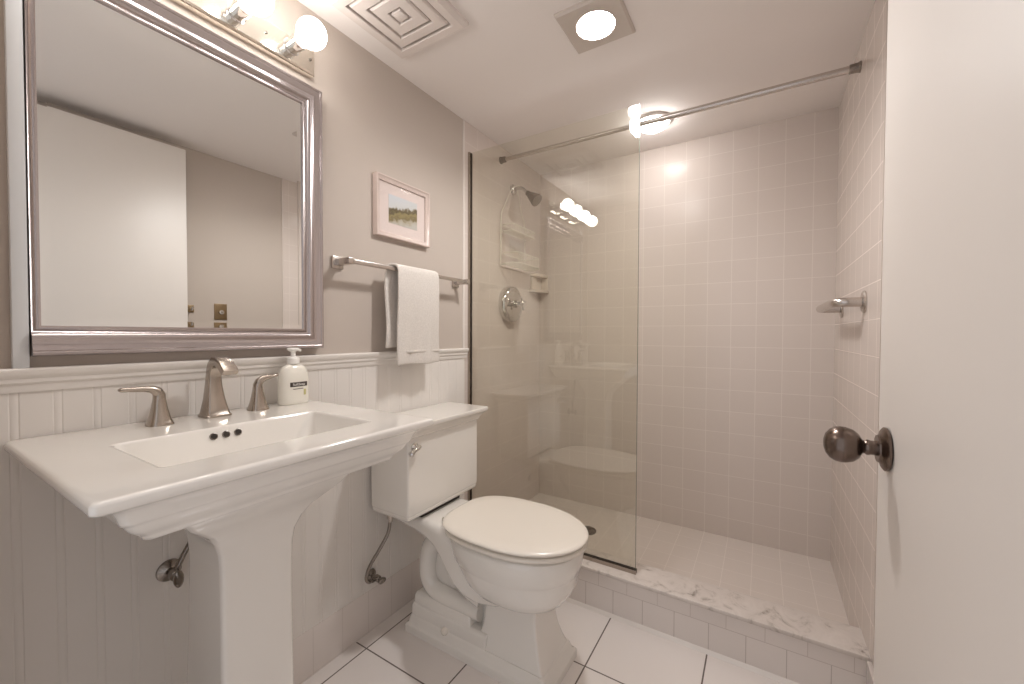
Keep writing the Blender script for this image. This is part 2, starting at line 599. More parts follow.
# profile (offset outward from inner edge, height off the wall)
fp = [(-0.004, 0.010), (-0.004, 0.017), (0.000, 0.019), (0.004, 0.018), (0.006, 0.0155), (0.009, 0.016), (0.012, 0.021), (0.016, 0.025), (0.021, 0.0265), (0.025, 0.025),
      (0.029, 0.0245), (0.036, 0.027), (0.042, 0.031), (0.045, 0.0325), (0.0465, 0.0315), (0.048, 0.033), (0.052, 0.034), (0.055, 0.031), (0.0565, 0.026), (0.0565, 0.0), (0.02, 0.0)]
b = B()
vrings = []
for sy, sz in ((0, 0), (1, 0), (1, 1), (0, 1)):
    ring = []
    for o_, h_ in fp:
        yv = (IY1 + o_) if sy else (IY0 - o_)
        zv = (IZ1 + o_) if sz else (IZ0 - o_)
        ring.append(b.verts.new((h_, yv, zv)))
    vrings.append(ring)
n = len(fp)
for k in range(4):
    a_, c_ = vrings[k], vrings[(k + 1) % 4]
    for i in range(n):
        j = (i + 1) % n
        b.faces.new((a_[i], a_[j], c_[j], c_[i]))
geom = b.verts[:] + b.edges[:] + b.faces[:]
r_ = bmesh.ops.bisect_plane(b, geom=geom, plane_co=(0, 0.1805, 0), plane_no=(0, -1, 0), clear_outer=True)
bmesh.ops.holes_fill(b, edges=[e for e in b.edges if e.is_boundary])
obj('mirror_frame', b, M['frame'], mr, angle=50)
b = B()
q = 0.018
xo, xi = 0.0128, 0.0122
outer = [(xo, IY0 - 0.003, IZ0 - 0.003), (xo, IY1 + 0.003, IZ0 - 0.003), (xo, IY1 + 0.003, IZ1 + 0.003), (xo, IY0 - 0.003, IZ1 + 0.003)]
inner = [(xi, IY0 + q, IZ0 + q), (xi, IY1 - q, IZ0 + q), (xi, IY1 - q, IZ1 - q), (xi, IY0 + q, IZ1 - q)]
back = [(0.006, p[1], p[2]) for p in outer]
loft(b, [[Vector(p) for p in back], [Vector(p) for p in outer], [Vector(p) for p in inner]])
obj('mirror_glass', b, M['mirror'], mr, smooth=False)

# ------------------------------------------------------------------ vanity light bar
lb = thing('vanity_light', 'polished light bar with four round lit bulbs above the mirror', 'light', (0.0, 0.47, 1.92))
b = B()
loft(b, [[Vector((x, yv, z)) for yv, z in ((0.168 + i_, 1.914 + i_), (0.772 - i_, 1.914 + i_), (0.772 - i_, 1.996 - i_), (0.168 + i_, 1.996 - i_))] for x, i_ in ((0.0, 0.0), (0.020, 0.0), (0.024, 0.0015), (0.0265, 0.006))])
obj('back_plate', b, M['plate'], lb, angle=20)
for yb in (0.250, 0.399, 0.548, 0.697):
    zc = 1.961
    b = B(); add_lathe(b, (0.026, yb, zc), (1, 0, 0), [(0.024, 0), (0.024, 0.002), (0.0205, 0.004), (0.0205, 0.026), (0.0222, 0.028), (0.0222, 0.056), (0.019, 0.057), (0.014, 0.056)], 28)
    obj('socket', b, M['chrome'], lb)
    b = B()
    pr = [(0.013, 0.050), (0.0145, 0.060)] + [(0.040 * math.sin(a), 0.103 - 0.040 * math.cos(a)) for a in [math.radians(28 + (180 - 28) * k / 13.0) for k in range(14)]]
    add_lathe(b, (0.026, yb, zc), (1, 0, 0), pr, 24)
    obj('bulb', b, M['bulb'], lb)
for ys, zs in ((0.324, 1.957), (0.474, 1.957), (0.624, 1.957), (0.756, 1.957)):
    b = B(); add_lathe(b, (0.0262, ys, zs), (1, 0, 0), [(0.004, 0), (0.004, 0.003), (0.002, 0.005), (0, 0.005)], 12)
    obj('screw', b, M['dark_chrome'], lb)

# ------------------------------------------------------------------ ceiling fixtures
vt = thing('exhaust_vent', 'square white exhaust vent with stepped concentric rings on the ceiling', 'vent', (0.245, 0.923, H))
cx, cy = 0.243, 0.923


def sq(r, z):
    return [Vector((cx - r, cy - r, z)), Vector((cx + r, cy - r, z)), Vector((cx + r, cy + r, z)), Vector((cx - r, cy + r, z))]


def ring_frame(bm, r1, r0, zb, zt, lip):
    # square annulus: outer radius r1, inner r0, hanging from zt to zb with a sloping lip
    loft(bm, [sq(r1, zt), sq(r1, zb + lip), sq(r1 - lip, zb), sq(r0 + 0.002, zb), sq(r0, zb + 0.002), sq(r0, zt), sq(r1, zt)], cap0=False, cap1=False)


b = B(); ring_frame(b, 0.155, 0.115, H - 0.022, H, 0.012)
obj('vent_frame', b, M['vent'], vt, angle=20)
b = B(); add_box(b, cx - 0.118, cx + 0.118, cy - 0.118, cy + 0.118, H - 0.004, H - 0.0005)
obj('vent_back', b, M['grout_dark'], vt)
for ro, ri in ((0.108, 0.072), (0.065, 0.026)):
    b = B(); ring_frame(b, ro, ri, H - 0.021, H - 0.006, 0.005)
    obj('vent_ring', b, M['vent'], vt, angle=20)
b = B(); add_box(b, cx - 0.019, cx + 0.019, cy - 0.019, cy + 0.019, H - 0.022, H - 0.005, 0.003)
obj('vent_center', b, M['vent'], vt)
for sx, sy in ((1, 1), (1, -1), (-1, 1), (-1, -1)):
    b = B()
    add_box(b, cx + sx * 0.024 - 0.022, cx + sx * 0.024 + 0.022, cy + sy * 0.024 - 0.002, cy + sy * 0.024 + 0.002, H - 0.012, H - 0.004)
    b.free()

rl = thing('recessed_light', 'square nickel ceiling light with a round lit lens outside the shower', 'light', (0.755, 1.295, H))
lx, ly = 0.754, 1.296
b = B()
hw = 0.103
N = 48


def sqring(r, z):
    out = []
    for k in range(N):
        a = 2 * PI * (k + 0.5) / N - PI / 4 - PI / N
        c, s = math.cos(a), math.sin(a)
        m_ = max(abs(c), abs(s))
        out.append(Vector((lx + r * c / m_, ly + r * s / m_, z)))
    return out


def cring(r, z):
    return [Vector((lx + r * math.cos(2 * PI * (k + 0.5) / N - PI / 4 - PI / N), ly + r * math.sin(2 * PI * (k + 0.5) / N - PI / 4 - PI / N), z)) for k in range(N)]


loft(b, [sqring(hw, H), sqring(hw, H - 0.006), sqring(hw - 0.006, H - 0.012), cring(0.066, H - 0.011), cring(0.0635, H - 0.013), cring(0.061, H - 0.011), cring(0.058, H - 0.001)], cap0=False, cap1=False)
obj('trim_plate', b, M['plate_satin'], rl, angle=25)
b = B(); add_lathe(b, (lx, ly, H - 0.001), (0, 0, -1), [(0.0545, 0), (0.053, 0.006), (0.046, 0.011), (0.032, 0.014), (0.015, 0.0155), (0, 0.016)], 40)
obj('lens', b, M['spot'], rl)
ld = bpy.data.lights.new('reflector_beam', 'SPOT')
ld.energy = SPOT_WATTS
ld.color = (1.0, 0.98, 0.965)
ld.spot_size = math.radians(165)
ld.spot_blend = 0.7
ld.shadow_soft_size = 0.05
lo = bpy.data.objects.new('reflector_beam', ld)
C.objects.link(lo)
lo.parent = rl
lo.location = Vector((lx, ly, H - 0.075)) - rl.location

dm = thing('shower_light', 'round white dome light lit on the shower ceiling', 'light', (0.773, 2.035, H))
b = B(); add_lathe(b, (0.773, 2.035, H), (0, 0, -1), [(0.088, 0), (0.088, 0.004), (0.082, 0.009), (0.074, 0.011), (0.070, 0.009)], 40)
obj('trim_ring', b, M['vent'], dm)
b = B(); add_lathe(b, (0.773, 2.035, H), (0, 0, -1), [(0.071, 0.004), (0.069, 0.016), (0.060, 0.028), (0.042, 0.038), (0.022, 0.043), (0, 0.0445)], 40)
obj('dome', b, M['dome'], dm)

# ------------------------------------------------------------------ picture
pc = thing('framed_picture', 'small framed landscape watercolour on the wall over the towel bar', 'picture', (0.0, 1.148, 1.47))
py0, py1, pz0, pz1 = 1.014, 1.296, 1.473, 1.703
b = B()
pf = [(0.0, 0.006), (0.0, 0.014), (0.004, 0.016), (0.012, 0.0185), (0.015, 0.0225), (0.0185, 0.0225), (0.020, 0.020), (0.020, 0.0)]
vr = []
for sy, sz in ((0, 0), (1, 0), (1, 1), (0, 1)):
    vr.append([b.verts.new((h_, (py1 - 0.020 + o_) if sy else (py0 + 0.020 - o_), (pz1 - 0.020 + o_) if sz else (pz0 + 0.020 - o_))) for o_, h_ in pf])
for k in range(4):
    a_, c_ = vr[k], vr[(k + 1) % 4]
    for i in range(len(pf)):
        j = (i + 1) % len(pf)
        b.faces.new((a_[i], a_[j], c_[j], c_[i]))
obj('picture_frame', b, M['pink_wood'], pc, angle=40)
b = B(); add_box(b, 0.001, 0.008, py0 + 0.018, py1 - 0.018, pz0 + 0.018, pz1 - 0.018)
obj('mat_board', b, M['matboard'], pc)
b = B(); add_box(b, 0.008, 0.0086, 1.082, 1.232, 1.533, 1.643)
obj('artwork', b, M['painting'], pc, smooth=False)
b = B(); add_box(b, 0.0095, 0.0115, py0 + 0.019, py1 - 0.019, pz0 + 0.019, pz1 - 0.019)
obj('glazing', b, M['pic_glass'], pc, smooth=False)

# ------------------------------------------------------------------ towel bar and towel
tb = thing('towel_bar', 'brushed nickel towel bar with square posts on the left wall', 'towel bar', (0.0, 1.17, 1.346))
for yp in (0.862, 1.484):
    b = B()
    add_box(b, 0.0, 0.010, yp - 0.021, yp + 0.021, 1.325, 1.367, 0.002)
    add_box(b, 0.009, 0.082, yp - 0.011, yp + 0.011, 1.335, 1.357, 0.002)
    obj('post', b, M['nickel'], tb)
b = B(); add_box(b, 0.063, 0.077, 0.870, 1.478, 1.339, 1.353, 0.0012)
obj('bar', b, M['nickel'], tb)

b = B()
# drape: front panel y 1.061..1.291 down to .982, back panel shifted to 1.02..1.25 down to 1.05
rows = []
arc = []
bx, bz = 0.070, 1.346
NW = 26
for s in range(37):
    t = s / 36.0
    rows.append(t)
path2 = []
for k in range(13):
    z = 1.052 + (bz - 0.004 - 1.052) * k / 12.0
    path2.append((bx - 0.018 + 0.004 * math.sin(k * 0.5), z, 0.0))
for k in range(1, 8):
    a = PI - PI * k / 8.0
    path2.append((bx + 0.0165 * math.cos(a), bz + 0.004 + 0.0125 * math.sin(a), k / 8.0))
for k in range(17):
    z = (bz - 0.004) + (0.989 - (bz - 0.004)) * k / 16.0
    path2.append((bx + 0.018 + 0.002 * math.sin(k * 0.4), z, 1.0))
grid = []
for i, (x, z, s) in enumerate(path2):
    row = []
    for j in range(NW + 1):
        u = j / NW
        y0 = 1.027 + (1.055 - 1.027) * s
        y1 = 1.250 + (1.274 - 1.250) * s
        fall = abs(z - bz) / 0.36
        yv = y0 + (y1 - y0) * u + (u - 0.5) * 0.012 * fall * s
        wx = 0.0035 * math.sin(u * 9.0 + s * 1.5) * fall + 0.002 * math.sin(u * 21 + i * 0.15) * fall
        zz = z + (0.003 * math.sin(u * 7) if i in (0, len(path2) - 1) else 0)
        row.append(Vector((x + (wx if s == 1.0 else wx * 0.7), yv, zz)))
    grid.append(row)
vg = [[b.verts.new(p) for p in r] for r in grid]
for a_, c_ in zip(vg[:-1], vg[1:]):
    for j in range(NW):
        b.faces.new((a_[j], a_[j + 1], c_[j + 1], c_[j]))
tw = obj('hand_towel', b, M['towel'])
tag(tw, 'white terry hand towel folded over the nickel towel bar', 'towel')
md = tw.modifiers.new('solid', 'SOLIDIFY'); md.thickness = 0.008; md.offset = 0
md = tw.modifiers.new('bev', 'BEVEL'); md.width = 0.003; md.segments = 2; md.limit_method = 'ANGLE'
b = B()
for xs in (0.0015,):
    add_box(b, bx + 0.0205, bx + 0.0226, 1.0525, 1.277, 1.034, 1.044, 0.001)
obj('woven_band', b, M['towel'], tw)

# ------------------------------------------------------------------ glass panel
gp = thing('shower_glass_panel', 'fixed clear glass shower panel standing on the curb', 'glass panel', (0.42, 1.6, 0.168))
b = B(); add_box(b, 0.011, 0.823, 1.5905, 1.5975, 0.176, 1.988)
obj('glass_pane', b, M['glass'], gp, smooth=False)
b = B(); add_box(b, 0.8231, 0.8242, 1.5908, 1.5972, 0.176, 1.988)
obj('polished_edge', b, M['glass_edge'], gp, smooth=False)
b = B()
add_box(b, 0.003, 0.013, 1.580, 1.5900, 0.168, 1.990)
add_box(b, 0.003, 0.013, 1.5980, 1.604, 0.168, 1.990)
obj('wall_channel', b, M['track'], gp)
b = B(); add_box(b, 0.003, 0.0155, 1.5895, 1.5904, 0.168, 1.988)
add_box(b, 0.003, 0.0155, 1.5976, 1.5985, 0.168, 1.988)
obj('wall_seal', b, M['track_dark'], gp)
b = B()
add_box(b, 0.013, 0.827, 1.584, 1.5900, 0.168, 0.184)
add_box(b, 0.013, 0.827, 1.5980, 1.604, 0.168, 0.184)
obj('floor_channel', b, M['track'], gp)
b = B(); add_box(b, 0.016, 0.825, 1.5885, 1.5904, 0.183, 0.1865)
add_box(b, 0.016, 0.825, 1.5976, 1.5995, 0.183, 0.1865)
obj('floor_seal', b, M['track_dark'], gp)

# ------------------------------------------------------------------ shower rod
rd = thing('shower_rod', 'straight metal shower curtain rod spanning below the ceiling', 'rod', (W / 2, 1.87, 2.05))
RA, RB = Vector((0.003, 1.872, 2.056)), Vector((W - 0.003, 1.860, 2.044))
b = B(); add_tube(b, [RA.lerp(RB, 0.01), RA.lerp(RB, 0.56)], 0.0105, 18)
obj('rod_tube', b, M['nickel'], rd)
b = B(); add_tube(b, [RA.lerp(RB, 0.55), RA.lerp(RB, 0.99)], 0.0125, 18)
obj('rod_tube', b, M['nickel'], rd)
for p, s in ((RA, 1), (RB, -1)):
    b = B(); add_lathe(b, p, (s, 0, 0), [(0.019, 0), (0.019, 0.003), (0.0165, 0.006), (0.0155, 0.03), (0.013, 0.032)], 24)
    obj('rod_end', b, M['dark_chrome'], rd)

# ------------------------------------------------------------------ shower head
sh = thing('overhead_shower', 'grey metal bell shower head on a curved arm', 'shower head', (0.003, 2.0, 1.935))
b = B(); add_lathe(b, (0.003, 2.0, 1.935), (1, 0, 0), [(0.030, 0), (0.029, 0.004), (0.020, 0.010), (0.012, 0.013)], 28)
obj('flange', b, M['chrome'], sh)
b = B(); add_tube(b, [(0.004, 2.0, 1.935), (0.045, 2.0, 1.938), (0.075, 2.0, 1.925), (0.098, 2.0, 1.900)], 0.0095, 14, smooth=5)
obj('shower_arm', b, M['chrome'], sh)
ax = Vector((0.60, 0, -0.52)).normalized()
b = B(); add_lathe(b, (0.096, 2.0, 1.903), ax, [(0.012, 0), (0.015, 0.003), (0.015, 0.014), (0.012, 0.018), (0.014, 0.022)], 24)
obj('swivel', b, M['dark_chrome'], sh)
b = B(); add_lathe(b, (0.096 + ax.x * 0.02, 2.0, 1.903 + ax.z * 0.02), ax, [(0.013, 0), (0.019, 0.004), (0.024, 0.020), (0.033, 0.048), (0.036, 0.055), (0.036, 0.066), (0.032, 0.068), (0.0, 0.069)], 28)
obj('spray_bell', b, M['dark_chrome'], sh)

# caddy of white wire hanging from the shower arm
cd = thing('shower_caddy', 'white wire shower caddy hanging from the shower arm', 'caddy', (0.03, 2.0, 1.45))
b = B()
wr_ = 0.0028
xa = 0.016
yc = 1.985
fr_pts = [(xa + 0.03, 2.0, 1.951), (xa + 0.01, yc - 0.03, 1.925), (xa, yc - 0.085, 1.83), (xa, yc - 0.125, 1.76), (xa, yc - 0.13, 1.70), (xa, yc - 0.13, 1.50)]
add_tube(b, fr_pts, wr_, 8, smooth=4)
add_tube(b, [(p[0], 2 * yc - p[1] if i else p[1], p[2]) for i, p in enumerate(fr_pts)], wr_, 8, smooth=4)
add_tube(b, [(xa, yc - 0.13, 1.50), (xa + 0.004, yc - 0.13, 1.485), (xa + 0.10, yc - 0.13, 1.485)], wr_, 8, smooth=3)
add_tube(b, [(xa, yc + 0.13, 1.50), (xa + 0.004, yc + 0.13, 1.485), (xa + 0.10, yc + 0.13, 1.485)], wr_, 8, smooth=3)
obj('wire_frame', b, M['wire'], cd)


def basket(z, zt, y0, y1, dx):
    bb = B()
    for zz in (z, zt):
        loop = rrect(xa + 0.003, xa + dx, y0, y1, zz, 0.02, 4)
        loop.append(loop[0])
        add_tube(bb, loop, wr_ * 0.85, 8)
    k = y0 + 0.018
    while k < y1 - 0.01:
        add_tube(bb, [(xa + 0.003, k, z), (xa + dx, k, z), (xa + dx + 0.001, k, zt)], wr_ * 0.55, 6)
        k += 0.018
    return obj('basket', bb, M['wire'], cd)


basket(1.665, 1.70, yc - 0.128, yc + 0.128, 0.075)
basket(1.490, 1.545, yc - 0.128, yc + 0.128, 0.105)

# valve
va = thing('shower_valve', 'round chrome shower valve plate with a cross handle', 'valve', (0.003, 1.955, 1.274))
b = B(); add_lathe(b, (0.003, 1.955, 1.274), (1, 0, 0), [(0.103, 0), (0.103, 0.014), (0.101, 0.026), (0.095, 0.038), (0.086, 0.043), (0.080, 0.0435), (0.077, 0.041), (0.045, 0.045), (0.030, 0.047)], 48)
obj('escutcheon', b, M['chrome'], va)
b = B(); add_lathe(b, (0.050, 1.955, 1.274), (1, 0, 0), [(0.022, 0), (0.020, 0.018), (0.014, 0.022), (0.014, 0.038), (0.017, 0.041), (0.017, 0.050), (0.012, 0.055), (0.0, 0.056)], 28)
obj('stem', b, M['chrome'], va)
b = B()
for a in (20, 110, 200, 290):
    c, s = math.cos(math.radians(a)), math.sin(math.radians(a))
    add_tube(b, [(0.095, 1.955 + c * d, 1.274 + s * d) for d in (0.010, 0.022, 0.034, 0.038)], [0.006, 0.005, 0.0075, 0.004], 12)
obj('cross_handle', b, M['chrome'], va)

# soap dish in the corner
sd = thing('soap_dish', 'beige ceramic corner soap holder with two shelves below the caddy', 'soap dish', (0.003, 2.27, 1.37))
b = B()
def quarter(z, r, h):
    ring = [Vector((0.003, D, z))]
    for k in range(13):
        a = PI / 2 * k / 12
        ring.append(Vector((0.003 + 0.62 * r * math.sin(a), D - 1.45 * r * math.cos(a), z)))
    return ring
loft(b, [quarter(1.365, 0.085, 0), quarter(1.368, 0.105, 0), quarter(1.380, 0.108, 0), quarter(1.383, 0.104, 0)])
obj('shelf', b, M['ceramic'], sd)
b = B()
loft(b, [quarter(1.462, 0.075, 0), quarter(1.466, 0.092, 0), quarter(1.480, 0.095, 0), quarter(1.484, 0.090, 0)])
obj('shelf', b, M['ceramic'], sd)
b = B()
add_box(b, 0.003, 0.017, D - 0.132, D - 0.006, 1.383, 1.462, 0.001)
add_box(b, 0.015, 0.062, D - 0.009, D - 0.001, 1.383, 1.462, 0.001)
obj('back_plate', b, M['ceramic'], sd)

# drain
dn = thing('shower_drain', 'round metal drain in the shower floor', 'drain', (0.455, 2.02, 0.065))
b = B(); add_lathe(b, (0.455, 2.02, 0.065), (0, 0, 1), [(0.052, 0), (0.052, 0.003), (0.046, 0.004), (0.044, 0.002), (0, 0.002)], 32)
obj('drain_rim', b, M['dark_chrome'], dn)
b = B()
for rr in (0.012, 0.022, 0.032, 0.042):
    loop = [(0.455 + rr * math.cos(2 * PI * k / 24), 2.02 + rr * math.sin(2 * PI * k / 24), 0.0678) for k in range(25)]
    add_tube(b, loop, 0.0016, 6)
obj('grate', b, M['dark_chrome'], dn)

# grab bar on right wall
gb = thing('grab_bar', 'short brushed metal grab bar on the right shower wall', 'grab bar', (W - 0.003, 1.93, 1.215))
for yp in (1.712, 2.140):
    b = B(); add_lathe(b, (W - 0.003, yp, 1.214), (-1, 0, 0), [(0.036, 0), (0.036, 0.004), (0.033, 0.007), (0.018, 0.008)], 28)
    obj('flange', b, M['nickel'], gb)
b = B()
xw = W - 0.012
add_tube(b, [(xw, 1.712, 1.214), (xw - 0.040, 1.712, 1.214), (xw - 0.058, 1.720, 1.214), (xw - 0.066, 1.740, 1.214), (xw - 0.066, 1.80, 1.214), (xw - 0.066, 2.06, 1.214), (xw - 0.066, 2.112, 1.214), (xw - 0.058, 2.132, 1.214), (xw - 0.040, 2.140, 1.214), (xw, 2.140, 1.214)], 0.0155, 16, smooth=5)
obj('bar', b, M['nickel'], gb)

# ------------------------------------------------------------------ pedestal sink
SY = 0.4435
sk = thing('pedestal_sink', 'white porcelain pedestal sink with a wide rectangular stepped basin', 'sink', (0.25, SY, 0))
SX1, SY0, SY1 = 0.552, 0.144, 0.745


def srect(ins, z, r, side=1.0):
    return rrect(0.012 + (0.0 if ins < 0.03 else (ins - 0.03) * 0.6), SX1 - ins, SY0 + ins * side, SY1 - ins * side, z, max(r, 0.003), 5)


b = B()
RZ = 0.895
prof_out = [(0.205, 0.775, 0.06), (0.145, 0.802, 0.05), (0.105, 0.8075, 0.03), (0.075, 0.8085, 0.016), (0.070, 0.810, 0.012), (0.0685, 0.814, 0.012), (0.065, 0.819, 0.012), (0.057, 0.825, 0.012), (0.049, 0.833, 0.012), (0.044, 0.841, 0.012), (0.0425, 0.845, 0.012),
            (0.0385, 0.846, 0.012), (0.037, 0.850, 0.012), (0.033, 0.860, 0.012), (0.028, 0.868, 0.012), (0.021, 0.874, 0.012), (0.011, 0.8775, 0.010), (0.003, 0.8795, 0.009), (0.0005, 0.882, 0.008), (0.000, 0.885, 0.008), (0.000, 0.891, 0.008), (0.0012, 0.8935, 0.008), (0.004, 0.8955, 0.008), (0.008, 0.896, 0.008), (0.012, 0.896, 0.008)]
rings = [srect(i_, z if z < 0.8085 else 0.804 + (z - 0.8085) * 1.086, r) for i_, z, r in prof_out]


def brect(e, z, r):
    return rrect(0.213 + e, 0.449 - e, 0.247 + e * 1.1, 0.638 - e * 1.1, z + 0.003, r, 5)


for e, z, r in ((-0.008, 0.8958, 0.018), (-0.004, 0.8956, 0.016), (-0.001, 0.894, 0.014), (0.001, 0.890, 0.014), (0.003, 0.884, 0.016), (0.012, 0.860, 0.03), (0.022, 0.830, 0.04), (0.040, 0.806, 0.05), (0.070, 0.795, 0.05), (0.100, 0.791, 0.018)):
    rings.append(brect(e, z, r))
loft(b, rings)
obj('basin', b, M['porcelain'], sk, angle=60, wn=True)
# overflow holes on the basin's back slope
for k, yo in enumerate((0.407, 0.431, 0.455)):
    b = B(); add_lathe(b, (0.2190, yo, 0.8805), (1, 0, 0.38), [(0.0078, -0.004), (0.0078, 0.0016), (0.0062, 0.0020), (0.0060, 0.0018)], 20)
    h = obj('overflow_ring', b, M['dark_chrome'], sk)
    b = B(); add_lathe(b, (0.2197, yo, 0.8808), (1, 0, 0.38), [(0.0062, -0.003), (0.0062, 0.0013), (0, 0.0013)], 18)
    obj('overflow_hole', b, M['dark'], h)
b = B(); add_lathe(b, (0.331, SY, 0.790), (0, 0, 1), [(0.030, 0), (0.030, 0.003), (0.022, 0.005), (0.018, 0.003), (0.016, 0.007), (0, 0.009)], 28)
obj('drain', b, M['nickel'], sk)

# pedestal: flat front, flared capital and foot
b = B()


def pring(x0, x1, hwf, hwb, z, r=0.010):
    # trapezoid plan with rounded front corners
    pts = []
    for (px_, py_, a0) in ((x1 - r, SY + hwf - r, 0), (x0 + r, SY + hwb - r, 90), (x0 + r, SY - hwb + r, 180), (x1 - r, SY - hwf + r, 270)):
        for k in range(5):
            a = math.radians(a0 + 90 * k / 4)
            pts.append(Vector((px_ + r * math.cos(a), py_ + r * math.sin(a), z)))
    return pts


pp = [(0.13, 0.375, 0.104, 0.104, 0.0), (0.13, 0.375, 0.104, 0.104, 0.035), (0.134, 0.370, 0.100, 0.100, 0.042), (0.138, 0.362, 0.094, 0.096, 0.055), (0.150, 0.348, 0.083, 0.088, 0.085), (0.158, 0.340, 0.077, 0.082, 0.13),
      (0.165, 0.336, 0.0735, 0.078, 0.25), (0.175, 0.335, 0.0725, 0.074, 0.45), (0.185, 0.335, 0.0725, 0.074, 0.60), (0.188, 0.336, 0.0735, 0.075, 0.640), (0.188, 0.340, 0.077, 0.078, 0.668), (0.186, 0.352, 0.088, 0.086, 0.698),
      (0.182, 0.368, 0.104, 0.098, 0.722), (0.176, 0.390, 0.128, 0.116, 0.744), (0.170, 0.410, 0.148, 0.136, 0.764), (0.165, 0.424, 0.162, 0.150, 0.785), (0.160, 0.432, 0.170, 0.158, 0.806)]
loft(b, [pring(*q_) for q_ in pp])
obj('pedestal', b, M['porcelain'], sk, angle=50, wn=True)

# faucet set: spout and two lever handles, three separate fittings on the deck
fc = thing('sink_faucet', 'brushed nickel arched faucet spout with a square flared base on the sink', 'faucet', (0.07, 0.468, 0.8955))
b = B()
ysp = 0.470


def rect_sweep(bm, secs):
    rings = []
    for (x, z, t, hw_, hd) in secs:   # t = direction angle in xz plane (90 = up), hw half width in y, hd half depth
        a = math.radians(t)
        nx, nz = -math.sin(a), math.cos(a)
        ring = []
        r = min(hw_, hd) * 0.32
        for (sa, sb, a0) in ((1, 1, 0), (-1, 1, 90), (-1, -1, 180), (1, -1, 270)):
            for k in range(4):
                aa = math.radians(a0 + 30 * k)
                u = sa * (hw_ - r) + r * math.cos(aa)
                v = sb * (hd - r) + r * math.sin(aa)
                ring.append(Vector((x + nx * v, ysp + u, z + nz * v)))
        rings.append(ring)
    loft(bm, rings)


rect_sweep(b, [(0.070, 0.8945, 90, 0.029, 0.028), (0.070, 0.900, 90, 0.029, 0.028), (0.070, 0.903, 90, 0.026, 0.025), (0.069, 0.915, 90, 0.0235, 0.0225), (0.067, 0.940, 90, 0.019, 0.0175), (0.065, 0.970, 90, 0.0155, 0.014), (0.065, 0.990, 87, 0.0140, 0.0125),
               (0.067, 1.008, 75, 0.0135, 0.0120), (0.075, 1.023, 52, 0.0138, 0.0120), (0.090, 1.033, 22, 0.0145, 0.0118), (0.109, 1.034, -10, 0.0155, 0.0112), (0.128, 1.026, -30, 0.0165, 0.0100), (0.145, 1.014, -38, 0.0170, 0.0085), (0.153, 1.008, -40, 0.0165, 0.0070)])
obj('spout', b, M['faucet'], fc, angle=40)
b = B(); add_lathe(b, (0.138, ysp, 1.014), (-0.35, 0, -1), [(0.011, 0), (0.011, 0.009), (0.009, 0.011), (0, 0.010)], 20)
obj('aerator', b, M['dark_chrome'], fc)
b = B(); add_tube(b, [(0.048, ysp, 0.94), (0.040, ysp, 0.955), (0.040, ysp, 1.012), (0.040, ysp, 1.017)], [0.0025, 0.0025, 0.0025, 0.0045], 10)
obj('lift_rod', b, M['faucet'], fc)


def handle(name, label, x0, y0, d, L=0.07):
    t = thing(name, label, 'faucet handle', (x0, y0, 0.8955), 'lever handles of the sink faucet')
    bb = B()
    secs = [(0.0275, 0.8945), (0.0275, 0.899), (0.0255, 0.902), (0.0215, 0.912), (0.0165, 0.932), (0.0130, 0.952), (0.0118, 0.962)]
    rings = []
    for r, z in secs:
        ring = []
        for k in range(24):
            a = 2 * PI * (k + 0.5) / 24
            f = 1.0 / max(abs(math.cos(a)), abs(math.sin(a))) ** 0.55
            ring.append(Vector((x0 + r * f * math.cos(a) * 0.86, y0 + r * f * math.sin(a) * 0.86, z)))
        rings.append(ring)
    loft(bb, rings)
    obj('handle_base', bb, M['faucet'], t, angle=40)
    bb = B()
    dv = Vector(d)
    p0 = Vector((x0, y0, 0.953))
    pts = [p0, p0 + Vector((0, 0, 0.010)), p0 + Vector((0, 0, 0.019)) + dv * 0.004, p0 + Vector((0, 0, 0.025)) + dv * 0.014, p0 + Vector((0, 0, 0.027)) + dv * 0.028, p0 + Vector((0, 0, 0.028)) + dv * L * 0.7, p0 + Vector((0, 0, 0.029)) + dv * L * 0.94, p0 + Vector((0, 0, 0.029)) + dv * L]
    frm = frames(pts)
    rad = [(0.0115, 0.0115), (0.0115, 0.0115), (0.0105, 0.0108), (0.0085, 0.0098), (0.0066, 0.0090), (0.0056, 0.0086), (0.0050, 0.0078), (0.003, 0.005)]
    side = Vector((0, 0, 1)).cross(dv).normalized()
    rings = []
    for (p, tt, u, v), (ra, rb) in zip(frm, rad):
        nn = side.cross(tt).normalized()
        rings.append([p + ra * math.cos(2 * PI * k / 16) * nn + rb * math.sin(2 * PI * k / 16) * side for k in range(16)])
    loft(bb, rings)
    obj('lever', bb, M['faucet'], t, angle=60)


handle('faucet_handle', 'nickel lever handle on the left of the sink spout, lever pointing left', 0.078, 0.358, (0.10, -0.99, 0.0))
handle('faucet_handle', 'nickel lever handle between the sink spout and the soap bottle', 0.072, 0.571, (0.12, 0.97, 0.10), 0.052)

